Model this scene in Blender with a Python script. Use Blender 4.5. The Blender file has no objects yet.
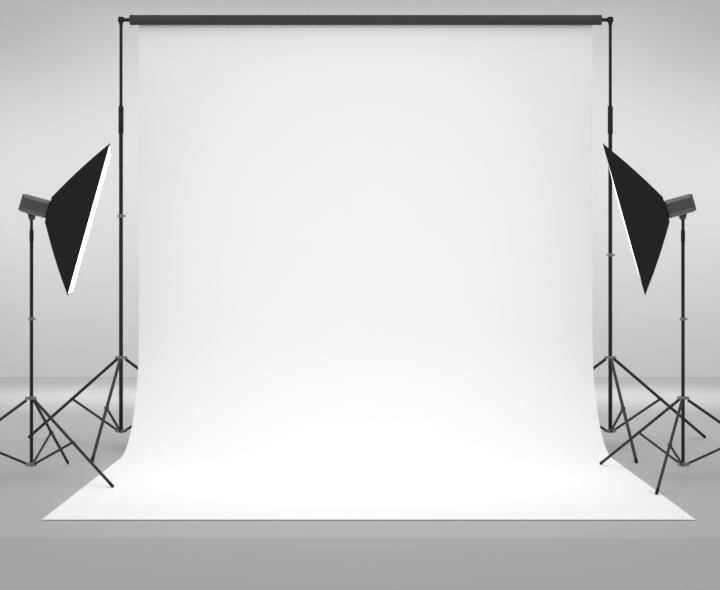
import bpy, bmesh, math
from mathutils import Vector, Matrix
sc = bpy.context.scene
COL = sc.collection
F = 1400.0; CX = 366.0; CY = 272.0; H = 1.036      # focal length in pixels, vanishing point, eye height
R = math.radians

# ------------------------------------------------------------------ materials
def mat(name, col, rough=0.5, metal=0.0, noise=0.0, nscale=40.0, bump=0.0, spec=0.5, emit=0.0):
    m = bpy.data.materials.new(name); m.use_nodes = True
    nt = m.node_tree; b = nt.nodes['Principled BSDF']
    c = (col, col, col) if isinstance(col, (int, float)) else col
    b.inputs['Base Color'].default_value = (*c, 1)
    b.inputs['Roughness'].default_value = rough
    b.inputs['Metallic'].default_value = metal
    b.inputs['Specular IOR Level'].default_value = spec
    if emit:
        b.inputs['Emission Color'].default_value = (1, 1, 1, 1)
        b.inputs['Emission Strength'].default_value = emit
    if noise or bump:
        tc = nt.nodes.new('ShaderNodeTexCoord')
        n = nt.nodes.new('ShaderNodeTexNoise'); n.inputs['Scale'].default_value = nscale
        n.inputs['Detail'].default_value = 4
        nt.links.new(tc.outputs['Object'], n.inputs['Vector'])
        if noise:
            mr = nt.nodes.new('ShaderNodeMapRange')
            mr.inputs['To Min'].default_value = 1 - noise; mr.inputs['To Max'].default_value = 1 + noise
            nt.links.new(n.outputs['Fac'], mr.inputs['Value'])
            vm = nt.nodes.new('ShaderNodeVectorMath'); vm.operation = 'SCALE'
            vm.inputs[0].default_value = c
            nt.links.new(mr.outputs['Result'], vm.inputs['Scale'])
            nt.links.new(vm.outputs['Vector'], b.inputs['Base Color'])
        if bump:
            bp = nt.nodes.new('ShaderNodeBump'); bp.inputs['Strength'].default_value = bump
            bp.inputs['Distance'].default_value = 0.001
            nt.links.new(n.outputs['Fac'], bp.inputs['Height'])
            nt.links.new(bp.outputs['Normal'], b.inputs['Normal'])
    return m

M_wall = mat('painted_plaster', 0.595, 0.9, noise=0.01, nscale=2, spec=0.1)
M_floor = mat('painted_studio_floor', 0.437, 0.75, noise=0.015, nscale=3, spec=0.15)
M_floor2 = mat('darker_floor_band', 0.398, 0.85, noise=0.008, nscale=3, spec=0.1)  # front band a little darker than the rest of the floor
M_paper = mat('seamless_paper', 0.90, 0.9, noise=0.004, nscale=3, spec=0.05)
M_black = mat('black_anodised_tube', 0.006, 0.5, 0.0, noise=0.1, nscale=60, spec=0.28)
M_leg = mat('charcoal_tube', 0.014, 0.5, 0.0, noise=0.1, nscale=60, spec=0.35)
M_hub = mat('grey_cast_plastic', 0.17, 0.5, noise=0.08, nscale=80)
M_roller = mat('dark_grey_tube', 0.046, 0.6, 0.0, noise=0.04, nscale=30, spec=0.2)
M_fabric = mat('black_softbox_nylon', 0.018, 0.9, noise=0.06, nscale=150, bump=0.15, spec=0.08)
M_head = mat('grey_metal_housing', 0.062, 0.45, 0.15, noise=0.05, nscale=60)
M_head2 = mat('light_grey_metal_edge', 0.30, 0.45, 0.15, noise=0.05, nscale=60)
M_head3 = mat('mid_grey_housing', 0.16, 0.45, 0.15, noise=0.05, nscale=60)
M_screw = mat('dark_screw', 0.006, 0.5, noise=0.05)
M_diff = mat('white_diffusion_cloth', 0.9, 0.9, noise=0.01, nscale=90, spec=0.05, emit=2.4)
M_rubber = mat('black_rubber', 0.01, 0.8, noise=0.1, nscale=90, spec=0.2)

# ------------------------------------------------------------------ helpers
def thing(name, label, cat, loc, group=None):
    o = bpy.data.objects.new(name, None); COL.objects.link(o)
    o.location = loc; o.empty_display_size = 0.1
    o['label'] = label; o['category'] = cat
    if group: o['group'] = group
    return o

def obj(name, bm, m, parent=None, origin=(0, 0, 0), smooth=True, bevel=0):
    """links a bmesh given in world coordinates as one mesh, under its parent"""
    bmesh.ops.recalc_face_normals(bm, faces=bm.faces)
    off = Vector(origin)
    p = parent
    base = Vector((0, 0, 0))
    while p is not None:
        base += p.location; p = p.parent
    me = bpy.data.meshes.new(name)
    c = sum((v.co for v in bm.verts), Vector()) / max(1, len(bm.verts))
    if parent is None: c = off
    bmesh.ops.translate(bm, verts=bm.verts, vec=-c)
    bm.to_mesh(me); bm.free()
    for x in (m if isinstance(m, (list, tuple)) else [m]): me.materials.append(x)
    if smooth:
        for f in me.polygons: f.use_smooth = True
        me.set_sharp_from_angle(angle=R(35))
    o = bpy.data.objects.new(name, me); COL.objects.link(o)
    o.parent = parent; o.location = c - base
    if bevel:
        b = o.modifiers.new('bevel', 'BEVEL'); b.width = bevel; b.segments = 2; b.limit_method = 'ANGLE'
    return o

def tube(bm, a, b, r, r2=None, n=16):
    a = Vector(a); b = Vector(b); d = b - a
    q = d.to_track_quat('Z', 'Y').to_matrix().to_4x4()
    mtx = Matrix.Translation((a + b) / 2) @ q
    bmesh.ops.create_cone(bm, cap_ends=True, segments=n, radius1=r, radius2=r if r2 is None else r2,
                          depth=d.length, matrix=mtx)

def box(bm, c, ax, ay, az, hx, hy, hz, taper=1.0):
    """box with half sizes along three axes; the -az end is scaled by taper"""
    c = Vector(c); ax = Vector(ax); ay = Vector(ay); az = Vector(az)
    vs = []
    for k in (-1, 1):
        t = taper if k < 0 else 1.0
        for i, j in ((-1, -1), (1, -1), (1, 1), (-1, 1)):
            vs.append(bm.verts.new(c + ax * hx * t * i + ay * hy * t * j + az * hz * k))
    bm.faces.new(vs[0:4]); bm.faces.new(vs[4:8])
    for i in range(4):
        j = (i + 1) % 4
        bm.faces.new((vs[i], vs[j], vs[4 + j], vs[4 + i]))

def lathe(bm, c, prof, n=24):
    """profile of (radius, z) turned about the vertical through c"""
    c = Vector(c); rings = []
    for r, z in prof:
        rings.append([bm.verts.new(c + Vector((r * math.cos(2 * math.pi * k / n), r * math.sin(2 * math.pi * k / n), z))) for k in range(n)])
    for a, b in zip(rings, rings[1:]):
        for k in range(n):
            bm.faces.new((a[k], a[(k + 1) % n], b[(k + 1) % n], b[k]))
    bm.faces.new(rings[0]); bm.faces.new(rings[-1])

X_, Y_, Z_ = Vector((1, 0, 0)), Vector((0, 1, 0)), Vector((0, 0, 1))

# ------------------------------------------------------------------ the room
SEAM = F / ((538 - CY) / H)          # depth where the floor turns darker towards the camera
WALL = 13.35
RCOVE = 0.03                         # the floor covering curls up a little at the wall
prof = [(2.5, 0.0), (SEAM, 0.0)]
for k in range(13):
    a = R(90) * k / 12
    prof.append((WALL - RCOVE + RCOVE * math.sin(a), RCOVE - RCOVE * math.cos(a)))
bm = bmesh.new()
rows = [[bm.verts.new((x, y, z)) for x in (-8, 8)] for y, z in prof]
for k, (a, b) in enumerate(zip(rows, rows[1:])):
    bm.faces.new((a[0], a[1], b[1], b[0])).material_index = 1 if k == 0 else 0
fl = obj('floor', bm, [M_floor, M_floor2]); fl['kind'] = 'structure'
bm = bmesh.new()
bm.faces.new([bm.verts.new(p) for p in ((-8, WALL, RCOVE), (8, WALL, RCOVE), (8, WALL, 6.5), (-8, WALL, 6.5))])
w = obj('wall_back', bm, M_wall); w['kind'] = 'structure'

# ------------------------------------------------------------------ paper backdrop
D = F / 167.0
ROLL_Z = H + 252 / 167.0
ROLL_R = 0.030
PY = D + ROLL_R + 0.002              # the sheet hangs off the back of the roller
PW = 2.726 / 2
RC = 0.66
FRONT = F / 239.9
path = []                            # (y, z)
for k in range(9):
    a = R(70) * (1 - k / 8)
    path.append((D + (ROLL_R + 0.002) * math.cos(a), ROLL_Z + (ROLL_R + 0.002) * math.sin(a)))
for k in range(1, 13):
    path.append((PY, ROLL_Z + (RC - ROLL_Z) * k / 12))
for k in range(1, 33):
    a = R(90) * k / 32
    path.append((PY - RC * (1 - math.cos(a)), 0.003 + (RC - 0.003) * (1 - math.sin(a))))
y0 = path[-1][0]
for k in range(1, 17):
    path.append((y0 + (FRONT - y0) * k / 16, 0.003))
bm = bmesh.new(); rows = []
NX = 24
for (y, z) in path:
    t = max(0.0, (PY - y) / (PY - FRONT)); cx = -0.002 + 0.0135 * t
    rows.append([bm.verts.new((cx - PW + 2 * PW * i / NX, y, z)) for i in range(NX + 1)])
for a, b in zip(rows, rows[1:]):
    for i in range(NX):
        bm.faces.new((a[i], a[i + 1], b[i + 1], b[i]))
bmesh.ops.recalc_face_normals(bm, faces=bm.faces)
bmesh.ops.solidify(bm, geom=bm.faces[:], thickness=0.001)
paper = obj('paper_backdrop', bm, M_paper)
paper['label'] = 'wide white seamless paper backdrop sweeping down onto the grey studio floor'
paper['category'] = 'backdrop'

# ------------------------------------------------------------------ roller and its rod
cxr = (365.5 - CX) / 167
t = thing('backdrop_roller', 'long dark grey roller tube across the top, held between both tall stands', 'roller', (cxr, D, ROLL_Z))
x0, x1 = (130 - CX) / 167, (601.5 - CX) / 167
bm = bmesh.new(); tube(bm, (x0 + 0.004, D, ROLL_Z), (x1 - 0.004, D, ROLL_Z), ROLL_R, n=40); obj('tube', bm, M_roller, t)
for s, xe in ((-1, x0), (1, x1)):
    bm = bmesh.new(); tube(bm, (xe, D, ROLL_Z), (xe - s * 0.02, D, ROLL_Z), ROLL_R * 1.03, n=40)
    obj('end_cap', bm, M_roller, t, bevel=0.003)
SLX, SRX = (121 - CX) / 167, (610.3 - CX) / 167
for s, xe, xs in ((-1, x0, SLX), (1, x1, SRX)):
    bm = bmesh.new(); tube(bm, (xe - s * 0.004, D, ROLL_Z + 0.001), (xs - s * 0.0165, D, ROLL_Z + 0.001), 0.011, n=20)
    obj('support_rod', bm, M_black, t)

# ------------------------------------------------------------------ tripod stands
def tripod(t, bx, by, hub_top, hub_bot, pole_r, leg_r, feet, hub_r, zfoot, half=0.5):
    """legs, braces and hubs, placed in world coordinates under the thing t"""
    c = Vector((bx, by, 0))
    # upper hub (sliding collar with three lugs)
    def hub(name, z, r, th, dirs):
        bm = bmesh.new()
        lathe(bm, (bx, by, z), [(r * .62, -th * 1.3), (r * .78, -th * 1.1), (r * .78, th * 1.1), (r * .62, th * 1.3)])
        for d in dirs:
            sd_ = Vector((-d.y, d.x, 0))
            box(bm, c + Vector((0, 0, z)) + d * r * .95, d, sd_, Z_, r * .42, leg_r * 1.25, th)
        return obj(name, bm, M_hub, t, bevel=0.0015)
    dirs = []
    for fx, fy in feet:
        dirs.append(Vector((fx - bx, fy - by, 0)).normalized())
    hub('upper_hub', hub_top, hub_r, 0.007, dirs)
    hub('lower_hub', hub_bot, hub_r, 0.008, dirs)
    for (fx, fy), d in zip(feet, dirs):
        a = c + d * hub_r * 1.1 + Vector((0, 0, hub_top - 0.010))
        zf = zfoot((fx, fy))
        b = Vector((fx, fy, zf + leg_r * .8))
        u = (b - a).normalized()
        bm = bmesh.new(); tube(bm, a, b - u * 0.02, leg_r); leg = obj('leg', bm, M_leg, t)
        bm = bmesh.new(); tube(bm, b - u * 0.028, b, leg_r * 1.08, leg_r * 1.0)
        ft = obj('rubber_foot', bm, M_rubber, leg)
        mid = a.lerp(b, half)
        lo = c + d * hub_r * 1.1 + Vector((0, 0, hub_bot + 0.004))
        bm = bmesh.new(); tube(bm, lo, mid, leg_r * .82); obj('brace', bm, M_leg, t)
        bm = bmesh.new(); sd_ = Vector((-d.y, d.x, 0))
        tube(bm, mid - sd_ * leg_r * 1.4, mid + sd_ * leg_r * 1.4, leg_r * .8, n=12); obj('rivet', bm, M_leg, leg)

def paper_or_floor(p):
    return 0.004 if (abs(p[0]) < PW and FRONT < p[1] < PY - RC + .02) else 0.0

def foot(px, py):
    s = (py - CY) / (H - 0.008)
    return ((px - CX) / s, F / s)

def seg(bm, x, y, z0, z1, r, n=20): tube(bm, (x, y, z0), (x, y, z1), r, n=n)

def backdrop_stand(x, feet, zc, side, label):
    t = thing('backdrop_stand', label, 'stand', (x, D, 0), 'tall tripod stands holding up the backdrop roller')
    zh = lambda py: H - (py - CY) / 167.0
    bm = bmesh.new(); seg(bm, x, D, zh(431), zh(133), 0.0118); obj('lower_pole', bm, M_black, t)
    bm = bmesh.new(); seg(bm, x, D, zh(134), zh(22), 0.0095); obj('upper_pole', bm, M_black, t)
    bm = bmesh.new(); lathe(bm, (x, D, 0), [(.0125, zh(134)), (.0155, zh(133)), (.0155, zh(107)), (.0125, zh(106))], 20)
    obj('locking_sleeve', bm, M_black, t)
    # clamp collar with its thumb screw
    z = zh(zc)
    bm = bmesh.new(); lathe(bm, (x, D, z), [(.0135, -.011), (.0155, -.009), (.0155, .009), (.0135, .011)], 20)
    cl = obj('clamp_collar', bm, M_hub, t)
    bm = bmesh.new(); tube(bm, (x - .024, D, z), (x + .024, D, z), .0035)
    box(bm, (x + .024, D, z), X_, Y_, Z_, .003, .009, .005)
    obj('thumb_screw', bm, M_hub, cl)
    # top fitting that holds the rod
    zt = ROLL_Z + .001
    bm = bmesh.new(); tube(bm, (x - .016, D, zt), (x + .016, D, zt), .0155)
    lathe(bm, (x, D, zt), [(.012, -.03), (.013, -.012), (.013, .010), (.017, .011), (.017, .016), (.014, .017)], 20)
    obj('top_fitting', bm, M_black, t)
    tripod(t, x, D, zh(357.5), zh(431), .0118, .0092, feet, .026, paper_or_floor)
    return t

ftA, ftB = foot(29, 437), foot(92, 461)
backdrop_stand(SLX, [ftA, ftB, (SLX + .61, D + .36)], 216,
               -1, 'tall black tripod stand carrying the left end of the backdrop roller')
ftA, ftB = foot(705, 437), foot(636.5, 462)
backdrop_stand(SRX, [ftA, ftB, (SRX - .61, D + .36)], 255,
               1, 'tall black tripod stand carrying the right end of the backdrop roller')

# ------------------------------------------------------------------ lights on stands
S = 198.0; DL = F / S
def light_stand(x, feet, label):
    t = thing('light_stand', label, 'light stand', (x, DL, 0), 'tripod stands carrying the two flash heads')
    zh = lambda py: H - (py - CY) / S
    bm = bmesh.new(); seg(bm, x, DL, zh(464), zh(234), .0088); obj('lower_pole', bm, M_black, t)
    bm = bmesh.new(); seg(bm, x, DL, zh(235), zh(219.5), .0077); obj('upper_pole', bm, M_black, t)
    bm = bmesh.new(); lathe(bm, (x, DL, 0), [(.009, zh(242)), (.0105, zh(241)), (.0105, zh(231)), (.0085, zh(230))], 20)
    obj('locking_sleeve', bm, M_black, t)
    z = zh(319)
    bm = bmesh.new(); lathe(bm, (x, DL, z), [(.0105, -.008), (.0125, -.006), (.0125, .006), (.0105, .008)], 20)
    cl = obj('clamp_collar', bm, M_hub, t)
    bm = bmesh.new(); tube(bm, (x - .019, DL, z), (x + .019, DL, z), .003)
    box(bm, (x + .019, DL, z), X_, Y_, Z_, .0025, .007, .004)
    obj('thumb_screw', bm, M_hub, cl)
    tripod(t, x, DL, zh(398), zh(464.3), .0088, .0075, feet, .022, paper_or_floor)
    return t

LX, RX = (31.5 - CX) / S, (683 - CX) / S
fA, fB = foot(68, 462.5), foot(113, 487)
light_stand(LX, [fA, fB, (LX - .52, DL - .23)], 'slim black light stand at far left, one foot resting on the paper backdrop')
fA, fB = foot(600.5, 464), foot(656.5, 494)
light_stand(RX, [fA, fB, (RX + .575, DL - .03)], 'slim black light stand at far right, its inner leg reaching onto the paper')

TH = R(15.3)
def rig(x, s, yaw, head_label, box_label, cxp, width):
    """flash head and softbox; s = +1 aims towards +x"""
    py = R(yaw)
    a = Vector((s * math.cos(TH) * math.cos(py), math.cos(TH) * math.sin(py), -math.sin(TH)))
    u = Vector((s * math.sin(TH) * math.cos(py), math.sin(TH) * math.sin(py), math.cos(TH)))
    w_ = Vector((s * math.sin(py), -math.cos(py), 0))
    # centre of the front frame
    run = abs((cxp - CX) / S - x)
    P = Vector(((cxp - CX) / S, DL + run * math.tan(py), H + (CY - 220.8) / S))
    hh, hw = .382, width / 2
    bh, bw = .065, .062
    dep = .212
    # ---------------- flash head
    zpole = H - (219.5 - CY) / S
    at = thing('flash_head', head_label, 'studio light', (x, DL, zpole), 'flash heads on the light stands')
    t0, t1 = -.347, -.2165
    hb = P + a * (t0 + t1) / 2
    bm = bmesh.new(); L = (t1 - t0) / 2
    pr = [(-.033, .042), (.033, .042), (.042, .030), (.042, -.030), (.033, -.042), (-.033, -.042), (-.042, -.030), (-.042, .030)]
    ra = [bm.verts.new(hb - a * L + w_ * p + u * q) for p, q in pr]
    rb = [bm.verts.new(hb + a * L + w_ * p + u * q) for p, q in pr]
    bm.faces.new(ra); bm.faces.new(rb)
    for k in range(8): bm.faces.new((ra[k], ra[(k + 1) % 8], rb[(k + 1) % 8], rb[k]))
    body = obj('housing', bm, M_head3, at, bevel=.002)
    bm = bmesh.new(); box(bm, hb + u * .0425, a, w_, u, L * .97, .030, .0035); tp = obj('top_panel', bm, M_head2, at, bevel=.001)
    bm = bmesh.new(); box(bm, hb - u * .0425, a, w_, u, L * .97, .030, .0035); obj('bottom_panel', bm, M_head2, at, bevel=.001)
    bm = bmesh.new(); box(bm, hb - a * (L + .004), w_, u, a, .040, .041, .004); obj('back_panel', bm, M_head, at, bevel=.001)
    bm = bmesh.new(); box(bm, hb + w_ * .0425, a, u, w_, L * .97, .026, .0015); sp = obj('side_panel', bm, M_head, at, bevel=.0005)
    for i in (-1, 1) if s < 0 else ():
        for j in (-1, 1):
            bm = bmesh.new(); q = hb + w_ * .0435 + a * i * L * .82 + u * j * .016
            tube(bm, q, q + w_ * .002, .0036, n=12); obj('screw', bm, M_screw, sp)
    # tilt bracket: wedge under the housing, socket over the pole
    bt = Vector((x, DL, 0)); zb = zpole
    k = (x - hb.x) / a.x if abs(a.x) > 1e-6 else 0
    under = hb + a * k - u * .045
    top_z = under.z + .006
    bm = bmesh.new()
    zc = (top_z + zb + .0) / 2
    box(bm, (x + s * .002, (under.y + DL) / 2, zc), X_, Y_, Z_, .022, .016, (top_z - zb) / 2 + .002, taper=.55)
    br = obj('tilt_bracket', bm, M_head, at, bevel=.002)
    bm = bmesh.new(); tube(bm, (x, DL - .022, zc), (x, DL - .013, zc), .007); obj('tilt_knob', bm, M_screw, br)
    bm = bmesh.new(); lathe(bm, (x, DL, zb), [(.0085, .0005), (.0105, .0015), (.0105, .008), (.0085, .010)], 20); obj('pole_socket', bm, M_black, at)
    # ---------------- softbox
    st = thing('softbox', box_label, 'softbox', tuple(P), 'softboxes lighting the backdrop')
    bm = bmesh.new(); NS = 14; rings = []
    def ring(tt, h, w2):
        pts = []
        cs = [(-w2, -h), (w2, -h), (w2, h), (-w2, h)]
        for i in range(4):
            p, q = cs[i], cs[(i + 1) % 4]
            for k in range(6):
                f = k / 6
                # cloth pulled in a little between the ribs
                sag = .012 * math.sin(math.pi * f) * (1 - tt) * tt * 4
                xx = p[0] + (q[0] - p[0]) * f; yy = p[1] + (q[1] - p[1]) * f
                l = max(1e-4, math.hypot(xx, yy)); pts.append((xx * (1 - sag / l), yy * (1 - sag / l)))
        return pts
    for i in range(NS + 1):
        tt = i / NS
        bow = .010 * math.sin(math.pi * tt)
        pos = P - a * dep * (1 - tt)
        rings.append([bm.verts.new(pos + w_ * p + u * q) for p, q in ring(tt, bh + (hh - bh) * tt + bow, bw + (hw - bw) * tt + bow)])
    for r1, r2 in zip(rings, rings[1:]):
        n = len(r1)
        for k in range(n): bm.faces.new((r1[k], r1[(k + 1) % n], r2[(k + 1) % n], r2[k]))
    bm.faces.new(rings[0])
    # short lip round the front
    obj('fabric_shell', bm, M_fabric, st)
    # speed ring
    bm = bmesh.new(); tube(bm, P - a * (dep + .004), P - a * (dep + .0005), .046, n=28)
    obj('speed_ring', bm, M_black, st, bevel=.002)
    # diffuser, stretched and bulging slightly
    bm = bmesh.new(); N = 12; g = []
    for i in range(N + 1):
        row = []
        for j in range(N + 1):
            p = -1 + 2 * i / N; q = -1 + 2 * j / N
            bulge = .007 * (1 - p * p) * (1 - q * q) + .001
            row.append(bm.verts.new(P + w_ * p * (hw - .002) + u * q * (hh - .002) + a * bulge))
        g.append(row)
    for i in range(N):
        for j in range(N):
            bm.faces.new((g[i][j], g[i + 1][j], g[i + 1][j + 1], g[i][j + 1]))
    obj('diffuser', bm, M_diff, st)
    # seam tape round the front edge
    bm = bmesh.new()
    for p0, q0, p1, q1 in ((-1, -1, 1, -1), (1, -1, 1, 1), (1, 1, -1, 1), (-1, 1, -1, -1)):
        tube(bm, P + w_ * p0 * hw + u * q0 * hh, P + w_ * p1 * hw + u * q1 * hh, .0028, n=8)
    obj('edge_piping', bm, M_fabric, st)

rig(LX, 1, 9.5, 'small grey flash head on the far left stand, tilted down to the right',
    'black softbox on the left stand, its white front facing right towards the backdrop', 88.3, .60)
rig(RX, -1, 11.1, 'small grey flash head on the far right stand, tilted down to the left',
    'black softbox on the right stand, its front facing left and overlapping the tall pole', 627.0, .60)

# ------------------------------------------------------------------ light
wd = bpy.data.worlds.new('world'); sc.world = wd; wd.use_nodes = True
bg = wd.node_tree.nodes['Background']
bg.inputs['Color'].default_value = (1, 1, 1, 1); bg.inputs['Strength'].default_value = 0.92

def area(name, loc, target, sx, sy, power, spread=180):
    l = bpy.data.lights.new(name, 'AREA'); l.shape = 'RECTANGLE'; l.size = sx; l.size_y = sy
    l.energy = power; l.spread = R(spread)
    o = bpy.data.objects.new(name, l); COL.objects.link(o); o.location = loc
    o.rotation_euler = (Vector(target) - Vector(loc)).to_track_quat('-Z', 'Y').to_euler()
    return o
# unseen area lights, added to set the tones of wall, floor and paper
area('added_wall_light', (0, 11.0, 4.3), (0, WALL, 1.3), 5.6, 0.3, 42, 76)  # added for the glow across the middle of the wall
for q in (-1, 1):
    area('added_side_wall_light', (q * 3.9, 8.8, 4.3), (q * 3.7, WALL, 1.6), 1.2, 0.3, 4.6, 36)  # added pair, brightens the wall at both sides
area('added_rear_floor_light', (0, 11.5, 4.3), (0, 11.6, 0), 7.0, 0.8, 28, 42)  # added to lighten the floor near the wall
area('added_mid_floor_light', (0, 9.6, 4.3), (0, 9.6, 0), 6.0, 0.8, 14, 60)  # added to lighten the floor behind the paper
area('added_paper_light', (0, 6.9, 4.2), (0, 6.9, 0), 1.6, 1.2, 4, 55)  # added pool of light over the paper on the floor
area('added_front_light', (0, 3.2, 4.0), (0, 8.4, 1.9), 1.6, 1.0, 1.3, 40)  # added to brighten the hanging paper from the front

# ------------------------------------------------------------------ camera
cd = bpy.data.cameras.new('camera'); cam = bpy.data.objects.new('camera', cd); COL.objects.link(cam)
cam.location = (0, 0, H); cam.rotation_euler = (R(90), 0, 0)
cd.sensor_fit = 'HORIZONTAL'; cd.sensor_width = 36; cd.lens = 36 * F / 720
cd.shift_x = -(CX - 360) / 720; cd.shift_y = (CY - 295) / 720
cd.clip_start = 0.05
sc.camera = cam
sc.view_settings.view_transform = 'Standard'; sc.view_settings.look = 'None'
sc.view_settings.exposure = 0; sc.view_settings.gamma = 1; sc.view_settings.use_curve_mapping = False
